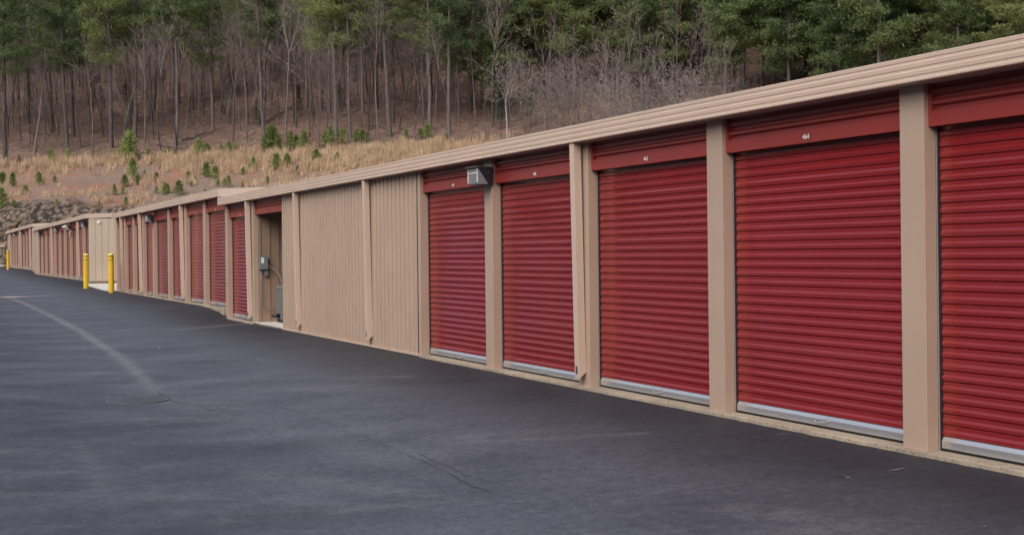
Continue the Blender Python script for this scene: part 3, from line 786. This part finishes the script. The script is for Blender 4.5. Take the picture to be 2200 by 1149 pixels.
def grow(rr, p, d, L, r, lev, out, spread, gn, maxlev, twig=.014):
    """recursive bare branches"""
    ns = 3 if lev < 2 else 2
    for k in range(ns):
        d = d + rr.randn(3)*gn; d[2] += .05*(lev>0); d /= np.linalg.norm(d)
        q = p + d*L/ns; r2 = max(r*(.86 if lev else .9), twig*.7); out.append((p,q,r,r2)); p = q; r = r2
        if lev < maxlev and (k > 0 or lev > 0 or rr.rand()<.3):
            for j in range(rr.randint(1,3)):
                a = rr.randn(3); a -= a.dot(d)*d; a /= np.linalg.norm(a)
                nd = d*(1-spread*.5) + a*spread*(.6+.7*rr.rand()); nd /= np.linalg.norm(nd)
                grow(rr, p, nd, L*(.45+.3*rr.rand()), max(r*.55,twig), lev+1, out, spread, gn, maxlev, twig)
    if lev < maxlev:
        grow(rr, p, d, L*.62, r, lev+1, out, spread, gn, maxlev, twig)
def make_bare(seed, Ht, fork, r0, spread=.75, maxlev=4, gn=.10, mat='bark_bare', mat2='bark_twig', cap=900, lowb=3, name='bare'):
    rr = np.random.RandomState(seed); out = []; p = np.array([0,0,-.5]); d = np.array([rr.randn()*.04,rr.randn()*.04,1.]); ns = 7; r = r0
    trunk = []
    for k in range(ns):
        d = d + rr.randn(3)*.045; d[2]=1; d2 = d/np.linalg.norm(d); q = p + d2*(fork+.5)/ns; r2 = r*.94; trunk.append((p,q,r,r2)); p=q; r=r2
        if k >= ns-lowb:
            a = rr.rand()*6.283; nd = np.array([math.cos(a),math.sin(a),.5+rr.rand()*.6]); nd/=np.linalg.norm(nd)
            grow(rr, p, nd, (Ht-fork)*.33, r*.33, 2, out, spread, gn, maxlev)
    for j in range(rr.randint(2,4)):
        a = rr.rand()*6.283; nd = np.array([math.cos(a)*spread*.55,math.sin(a)*spread*.55,1]); nd/=np.linalg.norm(nd)
        grow(rr, p, nd, (Ht-fork)*.46, r*.66, 1, out, spread, gn, maxlev)
    if len(out) > cap:
        big = sorted(range(len(out)), key=lambda i:-out[i][2])[:cap]; out = [out[i] for i in big]
    f = lambda L,n: tubes3([o[0] for o in L],[o[1] for o in L],[o[2] for o in L],[o[3] for o in L],n)
    V,F = f(trunk,6); V2,F2 = f(out,3)
    return np_mesh(name+'_trunk',V,F,M[mat]), np_mesh(name+'_crown',V2,F2,M[mat2])

def put(meshes, name, loc, rz, sc, label, cat, group, lean=(0,0), sz=None, parts=('trunk','crown')):
    e = bpy.data.objects.new(name, None); COL.objects.link(e); e.location = loc; e.rotation_euler = (lean[0],lean[1],rz)
    e.scale = (sc,sc,sz or sc); e.empty_display_size=.3
    tag(e,label,cat,group)
    for nm,me in zip(parts,meshes): link(nm, me, e)
    return e

PINES = [make_pine(100+i, 26+2*(i%3), 9.5+1.5*(i%4), 4.4+.3*(i%3), nb=58, ncl=6, nq=70, qs=.32) for i in range(6)]
PINE_LOW = [make_pine(200+i, 19+1.6*(i%3), 4.0+1.1*(i%3), 3.3+.3*(i%3), nb=62, ncl=6, nq=78, qs=.32) for i in range(7)]
BARES = [make_bare(300+i, 17+2*(i%3), 8.5+1.5*(i%3), .10+.028*(i%3), .62, 4, .10, cap=520) for i in range(7)]
THIN = [make_bare(350+i, 11+2*(i%3), 6.0+(i%3), .045+.012*(i%3), .55, 4, .10, cap=260) for i in range(6)]
BUSH = [make_bare(400+i, 7.5+.8*(i%3), 2.0+.6*(i%2), .09, .85, 5, .15, 'bark_twig','bark_twig', cap=1300) for i in range(4)]
PALE = make_bare(77, 12.5, 4.6, .10, .95, 5, .13, 'bark_pale','bark_pale', cap=1100, lowb=2)

GP = 'tall pines of the hillside wood'; GB = 'leafless hardwoods of the hillside wood'; GR = 'dense pines on the right of the hillside'
used = []
def free(x,y,dmin):
    for a,b in used:
        if (a-x)**2+(b-y)**2 < dmin*dmin: return False
    used.append((x,y)); return True
rg = random.Random(21)
# trunks the photograph shows clearly: (px, base py, kind, scale, label)
KEY = [(240,318,0,1.12,'tall thick pine with a straight pale trunk, boughs left of the snag'),
       (145,326,1,1.0,'tall pine with a grey trunk on the left, its low bough drooping over the slope'),
       (290,300,2,.95,'pine just right of the thickest left trunk, crown merging into it'),
       (378,312,3,1.0,'pine with a slightly leaning trunk above the Y-shaped fallen log'),
       (457,282,4,.9,'pine with flat green whorls standing right of the leaning pine'),
       (10,352,5,1.05,'dark pine at the left edge of the photo'),
       (722,293,1,.95,'straight pine at the top of the straw grass, left of the middle'),
       (753,296,3,.8,'slim pine with yellow-green tufts hanging low, near the middle'),
       (838,293,2,.95,'straight grey pine rising behind the young pines near the middle'),
       (112,285,0,.9,'leaning dark trunked pine behind the left grey pine'),
       (965,288,4,.9,'first of the dark slanting pines at the start of the dense right hand pines'),
       (924,282,5,.9,'pine just left of the dark slanting pines')]
for px,py,k,s,lab in KEY:
    r = ray_ground(px,py)
    if r and free(r[0],r[1],.5): put(PINES[k],'pine_tree',(r[0],r[1],r[2]-.1),rg.random()*6.28,s,lab,'pine tree',GP,(rg.gauss(0,.015),rg.gauss(0,.015)))
for px,py,k,s,lab in ((664,296,0,1.05,'big dark leafless tree with a crooked forked trunk above the young pines'),
                      (474,262,3,.9,'pale broken snag like hardwood right of the whorled pine'),
                      (985,262,4,1.0,'dark leaning hardwood among the slanting pines'),
                      (560,270,2,.9,'slender hardwood behind the sloping fallen log')):
    r = ray_ground(px,py)
    if r and free(r[0],r[1],.5): put(BARES[k],'bare_tree',(r[0],r[1],r[2]-.1),rg.random()*6.28,s,lab,'bare tree',GB)
def sl(s,l): return (l*CT+s*ST, s*CT-l*ST)
def px_of(x,y,z):
    s = x*ST+y*CT; l = x*CT-y*ST; return 1100+FPX*l/s
def scatter(n, smin, smax, pxa, pxb, scmin, scmax, dmin, fn, tries=30):
    c = 0
    for _ in range(n*tries):
        if c >= n: break
        s = rg.uniform(smin,smax); px = rg.uniform(pxa,pxb); l = (px-1100)/FPX*s; sc = s+.4*(l+67)
        if sc < scmin or sc > scmax: continue
        x,y = sl(s,l)
        if not free(x,y,dmin): continue
        fn(x,y,float(terrain(x,y)),sc,px,s); c += 1
    return c
# right: dense pines down to the grass
def fR(x,y,z,sc,px,s):
    lab = 'dense green pine in the solid pine wood above the tan roofline' if px > 1560 else 'green pine behind the grey bare thicket and the pale forked tree'
    put(rg.choice(PINE_LOW),'pine_tree',(x,y,z-.2),rg.random()*6.28,rg.uniform(.85,1.2),lab,'pine tree', GR if px>1560 else 'green pines behind the grey thicket',(rg.gauss(0,.02),rg.gauss(0,.02)))
scatter(58, 108,165, 1560,2420, 158,200, 3.2, fR)
scatter(34, 140,200, 1010,1560, 176,215, 3.4, fR)
scatter(50, 165,235, 1080,2300, 200,262, 4.2, fR)
# left: tall pines
def fL(x,y,z,sc,px,s):
    put(rg.choice(PINES),'pine_tree',(x,y,z-.2),rg.random()*6.28,rg.uniform(.8,1.05),'tall pine with a bare trunk and high crown scattered through the leafless wood','pine tree',GP,(rg.gauss(0,.02),rg.gauss(0,.02)))
scatter(38, 150,215, -160,1010, 172,215, 5.5, fL)
scatter(60, 190,290, 380,1150, 212,290, 5.5, fL)
scatter(18, 190,290, -160,380, 212,290, 7, fL)
def fB(x,y,z,sc,px,s):
    put(rg.choice(BARES),'bare_tree',(x,y,z-.2),rg.random()*6.28,rg.uniform(.75,1.15),'leafless grey brown hardwood in the open wood on the leaf covered slope','bare tree',GB,(rg.gauss(0,.04),rg.gauss(0,.04)))
def fT(x,y,z,sc,px,s):
    put(rg.choice(THIN),'bare_sapling',(x,y,z-.2),rg.random()*6.28,rg.uniform(.6,1.2),'thin leafless sapling on the leaf covered slope','sapling','thin leafless saplings of the wood',(rg.gauss(0,.06),rg.gauss(0,.06)))
scatter(60, 145,190, -150,1080, 167,192, 2.2, fB)
scatter(165, 165,260, -150,1180, 190,250, 2.3, fB)
scatter(262, 140,240, -120,1120, 166,235, 1.1, fT)
scatter(30, 110,150, 1080,1560, 150,172, 1.6, fT)
# middle: pale forked tree and the grey thicket
r = ray_ground(1092,312)
put(PALE,'bare_tree',(r[0],r[1],r[2]-.1),.6,.95,'pale bare tree with wide forked limbs in front of the dark pines','bare tree','leafless trees at the edge of the wood')
def fG(x,y,z,sc,px,s):
    put(rg.choice(BUSH),'bare_tree',(x,y,z-.2),rg.random()*6.28,rg.uniform(.9,1.25),'bushy grey leafless tree in the thicket above the roof, before the green pines','bare tree','bushy grey leafless trees of the thicket',(rg.gauss(0,.05),rg.gauss(0,.05)))
scatter(14, 95,125, 1320,1575, 132,158, 1.6, fG)
scatter(9, 118,140, 1130,1330, 150,168, 1.6, fG)


# distant woods: one mass
def far_woods():
    rr = np.random.RandomState(8); P0=[];P1=[];A=[];Bq=[]
    n = 3000
    s = rr.uniform(215,430,n); px = rr.uniform(-150,1500,n); l = (px-1100)/FPX*s; sc = s+.4*(l+67); k = sc>238; s=s[k]; l=l[k]
    x = l*CT+s*ST; y = s*CT-l*ST; z = terrain(x,y)
    for X,Y,Z in zip(x,y,z):
        h = rr.uniform(11,20); p = np.array([X,Y,Z-.3]); d = np.array([rr.randn()*.05,rr.randn()*.05,1.]); r = rr.uniform(.06,.17)
        for q in range(4):
            p2 = p+d*h/4+np.array([rr.randn()*.15,rr.randn()*.15,0]); P0.append(p);P1.append(p2);A.append(r);Bq.append(r*.75); r*=.75
            if q >= 1:
                for j in range(7):
                    a = rr.rand()*6.283; L = rr.uniform(1.2,3.6)*(1.2-.2*q); st = p+(p2-p)*rr.rand()
                    e_ = st+np.array([math.cos(a)*L*.55,math.sin(a)*L*.55,L*.9]); P0.append(st);P1.append(e_);A.append(.035);Bq.append(.02)
                    for t in range(2):
                        e2_ = e_+rr.randn(3)*np.array([.7,.7,.5])+np.array([0,0,.7]); P0.append(e_);P1.append(e2_);A.append(.022);Bq.append(.012)
            p = p2
    V,F = tubes3(P0,P1,A,Bq,3)
    o = link('distant_woods', np_mesh('distant_woods',V,F,M['bark_twig'])); tag(o,'hazy mass of far leafless trees higher up the hillside','woods',kind='stuff')
far_woods()

# dark cedars inside the wood
def make_cone(seed, Ht, rad, n, qs, mat, name, flat=.15):
    rr = np.random.RandomState(seed); f = rr.rand(n)**.8; z = Ht*(.10+.90*f); a = rr.rand(n)*6.283
    whorl = .72+.28*np.cos(z/Ht*34)+.12*rr.randn(n)
    r = rad*(1-f)**.75*np.sqrt(rr.rand(n))*np.clip(whorl,.3,1.2)+.02
    C = np.stack([r*np.cos(a),r*np.sin(a),z],-1)
    V,F = leaf_quads(C,qs,rr,.17,.8); t = tubes3([(0,0,-.2)],[(0,0,Ht*.95)],[.02+Ht*.008],[.01],5)
    return np_mesh(name+'_stem',t[0],t[1],M['bark_bare']), np_mesh(name+'_foliage',V,F,M[mat])
CED = [make_cone(500+i, 4.2, 1.1, 1500, .22, 'needles_dk','cedar') for i in range(2)]
for px,py,s,lab in ((272,222,1.1,'dark evergreen between the trunks right of the tall pale pine'),(552,262,.9,'dim dark evergreen low in the middle of the left wood'),(642,240,1.0,'dark bushy cedar left of the big crooked tree'),(730,215,.9,'dark evergreen behind the slim yellow-green pine'),
                    (1075,268,1.4,'dark evergreen clump left of the pale forked tree'),(1140,262,1.4,'dark green evergreen right of the pale forked tree')):
    r = ray_ground(px,py+12)
    if r: put(CED[rg.randint(0,1)],'cedar_tree',(r[0],r[1],r[2]),rg.random()*6,s,lab,'cedar','dark evergreens under the trees',parts=('trunk','foliage'))

# young pines on the grassy terrace
YP = [make_cone(600+i, 1.5, .62+.09*(i%3), 560, .30, 'needles_young','young_pine') for i in range(5)]
SAP = [(283,345,50),(271,343,38),(430,342,36),(443,340,28),(492,336,26),(478,334,20),(505,335,22),(318,342,20),(355,344,22),(375,340,16),(585,327,46),(572,325,30),(598,327,34),(620,327,36),(652,324,36),(638,322,26),(712,318,38),(700,316,26),(735,312,30),(778,308,24),(765,306,22),(790,306,18),
       (110,352,28),(148,347,25),(870,302,20),(915,299,27),(905,298,18),(960,302,14),(288,388,40),(5,398,24),(27,403,27),(85,399,24),(55,416,16),(4,447,36),(30,444,13),(122,445,15),(213,444,10),(270,447,20),(268,402,22),(247,420,20),(263,418,14),(295,398,18),
       (312,380,13),(338,392,18),(335,417,15),(352,418,22),(362,417,18),(385,420,27),(403,386,16),(443,382,28),(463,388,26),(410,401,11),(468,401,12),(492,402,22),(483,400,14),(543,368,26),(536,370,16),(593,366,30),(617,362,27),(640,374,16),(657,356,14),(680,357,30),(686,352,18),
       (735,350,13),(725,347,16),(810,352,13),(800,332,16),(820,334,15),(575,394,12),(625,390,10),(520,376,14),(40,350,14),(835,318,18),(850,345,10),(420,388,10),(440,420,13),(118,392,12)]
SG = 'young pines on the grassy terrace'
def side_label(px,py,h):
    sz = 'larger' if h > 32 else ('small' if h < 16 else 'bushy')
    wh = 'far left of' if px < 160 else 'left of' if px < 400 else 'middle of' if px < 660 else 'right of'
    ln = 'along the foot of the wood' if py < 350 and px < 560 or py < 330 else ('in the straw grass' if py < 400 else 'on the bare clay near the roofs')
    return f'{sz} young pine {ln}, {wh} terrace'
for px,py,h in SAP:
    r = ray_ground(px,py)
    if not r: continue
    s = h*r[3]/FPX/1.5
    put(rg.choice(YP),'young_pine',(r[0],r[1],r[2]-.03),rg.random()*6,s*rg.uniform(.85,1.45),side_label(px,py,h),'young pine',SG,(rg.gauss(0,.05),rg.gauss(0,.05)),sz=s*1.12,parts=('stem','foliage'))

# fallen logs
def log(p0,p1,r,lab,br=3,mat='bark_pine'):
    a = ray_ground(*p0); b = ray_ground(*p1)
    if not a or not b: return
    A = Vector(a[:3]); Bv = Vector(b[:3])
    e = empty('fallen_log', tuple(A), lab, 'log', 'fallen logs in the wood')
    mb = MB(); n = 7; rl = random.Random(int(p0[0])); pts = []
    for i in range(n):
        q = A.lerp(Bv,i/(n-1)); q.z = float(terrain(q.x,q.y))+r*1.1+rl.gauss(0,.06)*(0<i<n-1)+.12; pts.append(q-A)
    mb.tube([tuple(q) for q in pts],[r*(1-.5*i/(n-1)) for i in range(n)],7)
    for j in range(br):
        q = pts[rl.randint(1,n-2)]; d = Vector((rl.gauss(0,1),rl.gauss(0,1),abs(rl.gauss(.7,.5)))).normalized()*rl.uniform(.6,2.2)
        mb.tube([tuple(q),tuple(q+d*.5+Vector((0,0,.1))),tuple(q+d)],[r*.4,r*.28,r*.12],5)
    part('log', mb, M[mat], e, fix=False)
log((390,306),(462,286),.20,'dark fallen log propped up, forming a Y, below the leaning pine',4,'bark_bare')
log((340,314),(390,323),.13,'short pale fallen log at the foot of the leaning pine')
log((568,268),(640,231),.14,'long fallen trunk sloping up to the right toward the dark cedar',3,'bark_twig')
log((66,290),(124,294),.10,'thin fallen log in the leaves beside the left grey pine')
log((60,252),(146,267),.10,'fallen trunk farther up the slope on the left')
log((165,322),(235,306),.12,'fallen branchy log left of the thickest trunk')
log((735,252),(782,236),.12,'fallen trunk behind the slim yellow-green pine')
log((850,214),(922,226),.10,'fallen trunk far up the slope, behind the straight grey pine')
log((800,270),(832,283),.10,'small fallen log below the straight grey pine')
log((520,300),(552,284),.09,'crooked fallen branch near the middle of the left wood',4,'bark_pale')
log((880,300),(905,285),.07,'broken branch left of the dark slanting pines',3,'bark_pale')

# broom sedge: cannot be counted
def sedge():
    rr = np.random.RandomState(17); pts = []
    for _ in range(90000):
        px = rr.uniform(-60,1120); s = rr.uniform(112,176); l = (px-1100)/FPX*s; sc = s+.4*(l+67)
        if not (133 < sc < 164.5): continue
        x,y = sl(s,l)
        nz = math.sin(x*.22+1.3)*math.cos(y*.17+.4)+.6*math.sin(x*.61+y*.47)+.5*math.sin(x*1.3-y*.9)
        top = math.exp(-((sc-159)/3.4)**2)
        right = max(0,min(1,(px-330)/260.))
        dens = .10 + .75*top + right*(.85 if sc>143 else .6)
        if px<520 and 138<sc<158: dens *= .35
        dens *= max(.02,.35+.65*nz)
        if rr.rand() < dens*.22: pts.append((x,y,sc))
        if len(pts) > 3300: break
    P = np.array(pts); n = len(P); nb = 20
    z = terrain(P[:,0],P[:,1]); hgt = rr.uniform(.5,1.25,n)*np.clip(.75+.02*(P[:,2]-135),.7,1.25)
    base = np.stack([P[:,0],P[:,1],z-.05],-1)[:,None,:]+rr.randn(n,nb,3)*np.array([.16,.16,0])
    hh = hgt[:,None]*(.55+.6*rr.rand(n,nb)); bend = rr.randn(n,nb,2)*.16
    tip = base + np.stack([bend[...,0]*hh,bend[...,1]*hh,hh],-1)
    a = rr.rand(n,nb)*6.283; w = .034*(.6+.8*rr.rand(n,nb)); wv = np.stack([np.cos(a)*w,np.sin(a)*w,0*w],-1)
    mid = base+(tip-base)*.55
    V = np.stack([base-wv*.6,base+wv*.6,mid+wv,tip,mid-wv],2).reshape(-1,3)
    m = n*nb; i = np.arange(m)*5
    F = np.concatenate([np.stack([i,i+1,i+2,i+4],-1)]); 
    F = np.concatenate([F, np.stack([i+4,i+2,i+3,i+3],-1)])
    V2 = V; F4 = np.stack([i,i+1,i+2,i+4],-1); F3 = np.stack([i+4,i+2,i+3],-1)
    me = bpy.data.meshes.new('sedge'); me.from_pydata(V2.tolist(),[],F4.tolist()+F3.tolist()); me.update(); me.materials.append(M['straw'])
    o = link('dry_grass', me); tag(o,'straw coloured dry broom grass on the terrace behind the roofs','grass',kind='stuff')
sedge()
# forest floor sticks and brush
def brush():
    rr = np.random.RandomState(23); P0=[];P1=[];A=[];Bq=[]
    for _ in range(9500):
        px = rr.uniform(-60,1250); s = rr.uniform(140,235); l=(px-1100)/FPX*s; sc = s+.4*(l+67)
        if sc < 161 or sc > 245: continue
        x,y = sl(s,l); z = float(terrain(x,y)); L = rr.uniform(.4,2.4); d = rr.randn(3); d[2]=abs(d[2])*rr.choice([.12,.12,1.6]); d/=np.linalg.norm(d)
        p = np.array([x,y,z+.02]); P0.append(p);P1.append(p+d*L);A.append(.028);Bq.append(.012)
        if rr.rand()<.5: q=p+d*L*.5; P0.append(q);P1.append(q+rr.randn(3)*.3+np.array([0,0,.3]));A.append(.018);Bq.append(.008)
    V,F = tubes3(P0,P1,A,Bq,3)
    o = link('forest_brush', np_mesh('brush',V,F,M['bark_twig'])); tag(o,'fallen sticks and low brush over the leaf covered forest floor','brush',kind='stuff')
brush()

# small leaves and grit blown against the slab
def debris():
    rr = np.random.RandomState(31); V=[];F=[]
    for i in range(420):
        y = rr.uniform(4.5,50); d = abs(rr.randn())*(.10 if rr.rand()<.7 else 1.6); x = 7.085-d; z = float(zroad(x,y))+.006
        L = rr.uniform(.008,.024); a = rr.rand()*6.28; ca,sa = math.cos(a)*L,math.sin(a)*L; n = len(V)
        V += [(x-ca,y-sa,z),(x+sa*.4,y-ca*.4,z+.003),(x+ca,y+sa,z+rr.rand()*.012),(x-sa*.4,y+ca*.4,z+.003)]; F.append((n,n+1,n+2,n+3))
    o = link('leaf_debris', np_mesh('leaf_debris',V,F,M['leaf_rust'])); tag(o,'tiny dead leaves and grit along the concrete edge of the drive','debris',kind='stuff')
debris()
if HAZE > 0:
    mb = MB(); mb.box(-260,420,-60,640,-6,250); hz = part('haze', mb, M['haze']) if False else None
    m = bpy.data.materials.new('haze_air'); m.use_nodes = True; nt = m.node_tree
    for n_ in list(nt.nodes):
        if n_.type != 'OUTPUT_MATERIAL': nt.nodes.remove(n_)
    pv = nt.nodes.new('ShaderNodeVolumePrincipled'); pv.inputs['Density'].default_value = HAZE; pv.inputs['Color'].default_value = (.88,.90,.95,1)
    nt.links.new(pv.outputs[0], nt.nodes['Material Output'].inputs['Volume'])
    hz = part('haze', mb, m); tag(hz, kind='stuff')

# ------------------------------------------------------------------ light, sky, camera
w = bpy.data.worlds.new('World'); scene.world = w; w.use_nodes = True; nt = w.node_tree
sky = nt.nodes.new('ShaderNodeTexSky'); sky.sky_type = 'NISHITA'; sky.sun_disc = False
SE_, SAZ = R(44), R(234)          # elevation; azimuth clockwise from +Y : behind the camera on the left
sky.sun_elevation = SE_; sky.sun_rotation = SAZ; sky.air_density = 1.0; sky.dust_density = 5.0; sky.ozone_density = .6
bg = nt.nodes['Background']; bg.inputs['Strength'].default_value = .10
hs = nt.nodes.new('ShaderNodeHueSaturation'); hs.inputs['Saturation'].default_value = .75   # thin overcast whitens the sky
nt.links.new(sky.outputs[0], hs.inputs['Color']); nt.links.new(hs.outputs[0], bg.inputs['Color'])
L = bpy.data.lights.new('sun','SUN'); L.energy = .5; L.angle = R(60); L.color = (1,.97,.94)
sun = bpy.data.objects.new('sun', L); COL.objects.link(sun)
dv = Vector((math.sin(SAZ)*math.cos(SE_), math.cos(SAZ)*math.cos(SE_), math.sin(SE_)))
sun.rotation_euler = dv.to_track_quat('Z','Y').to_euler(); sun.location = (0,0,40)

cam = bpy.data.cameras.new('camera'); cam.sensor_width = 36; cam.lens = 36*FPX/2200; cam.clip_end = 3000; cam.clip_start=.05
cam.shift_y = -(574.5-HY)/2200
co = bpy.data.objects.new('camera', cam); COL.objects.link(co); scene.camera = co
Fv = Vector((ST,CT,0)); Rv = Vector((CT,-ST,0)); U = Vector((0,0,1))
cx = Rv*math.cos(ROLL) - U*math.sin(ROLL); cy = U*math.cos(ROLL) + Rv*math.sin(ROLL)
mw = Matrix.Identity(4)
for i in range(3): mw[i][0]=cx[i]; mw[i][1]=cy[i]; mw[i][2]=-Fv[i]
mw[2][3] = HC; co.matrix_world = mw

scene.view_settings.view_transform = 'Standard'; scene.view_settings.look = 'None'; scene.view_settings.gamma = 1; scene.view_settings.exposure = .90
scene.render.engine = 'CYCLES'; scene.cycles.max_bounces = 6; scene.cycles.diffuse_bounces = 3; scene.cycles.glossy_bounces = 3
scene.cycles.transparent_max_bounces = 4; scene.cycles.caustics_reflective = False; scene.cycles.caustics_refractive = False
scene.cycles.use_denoising = True
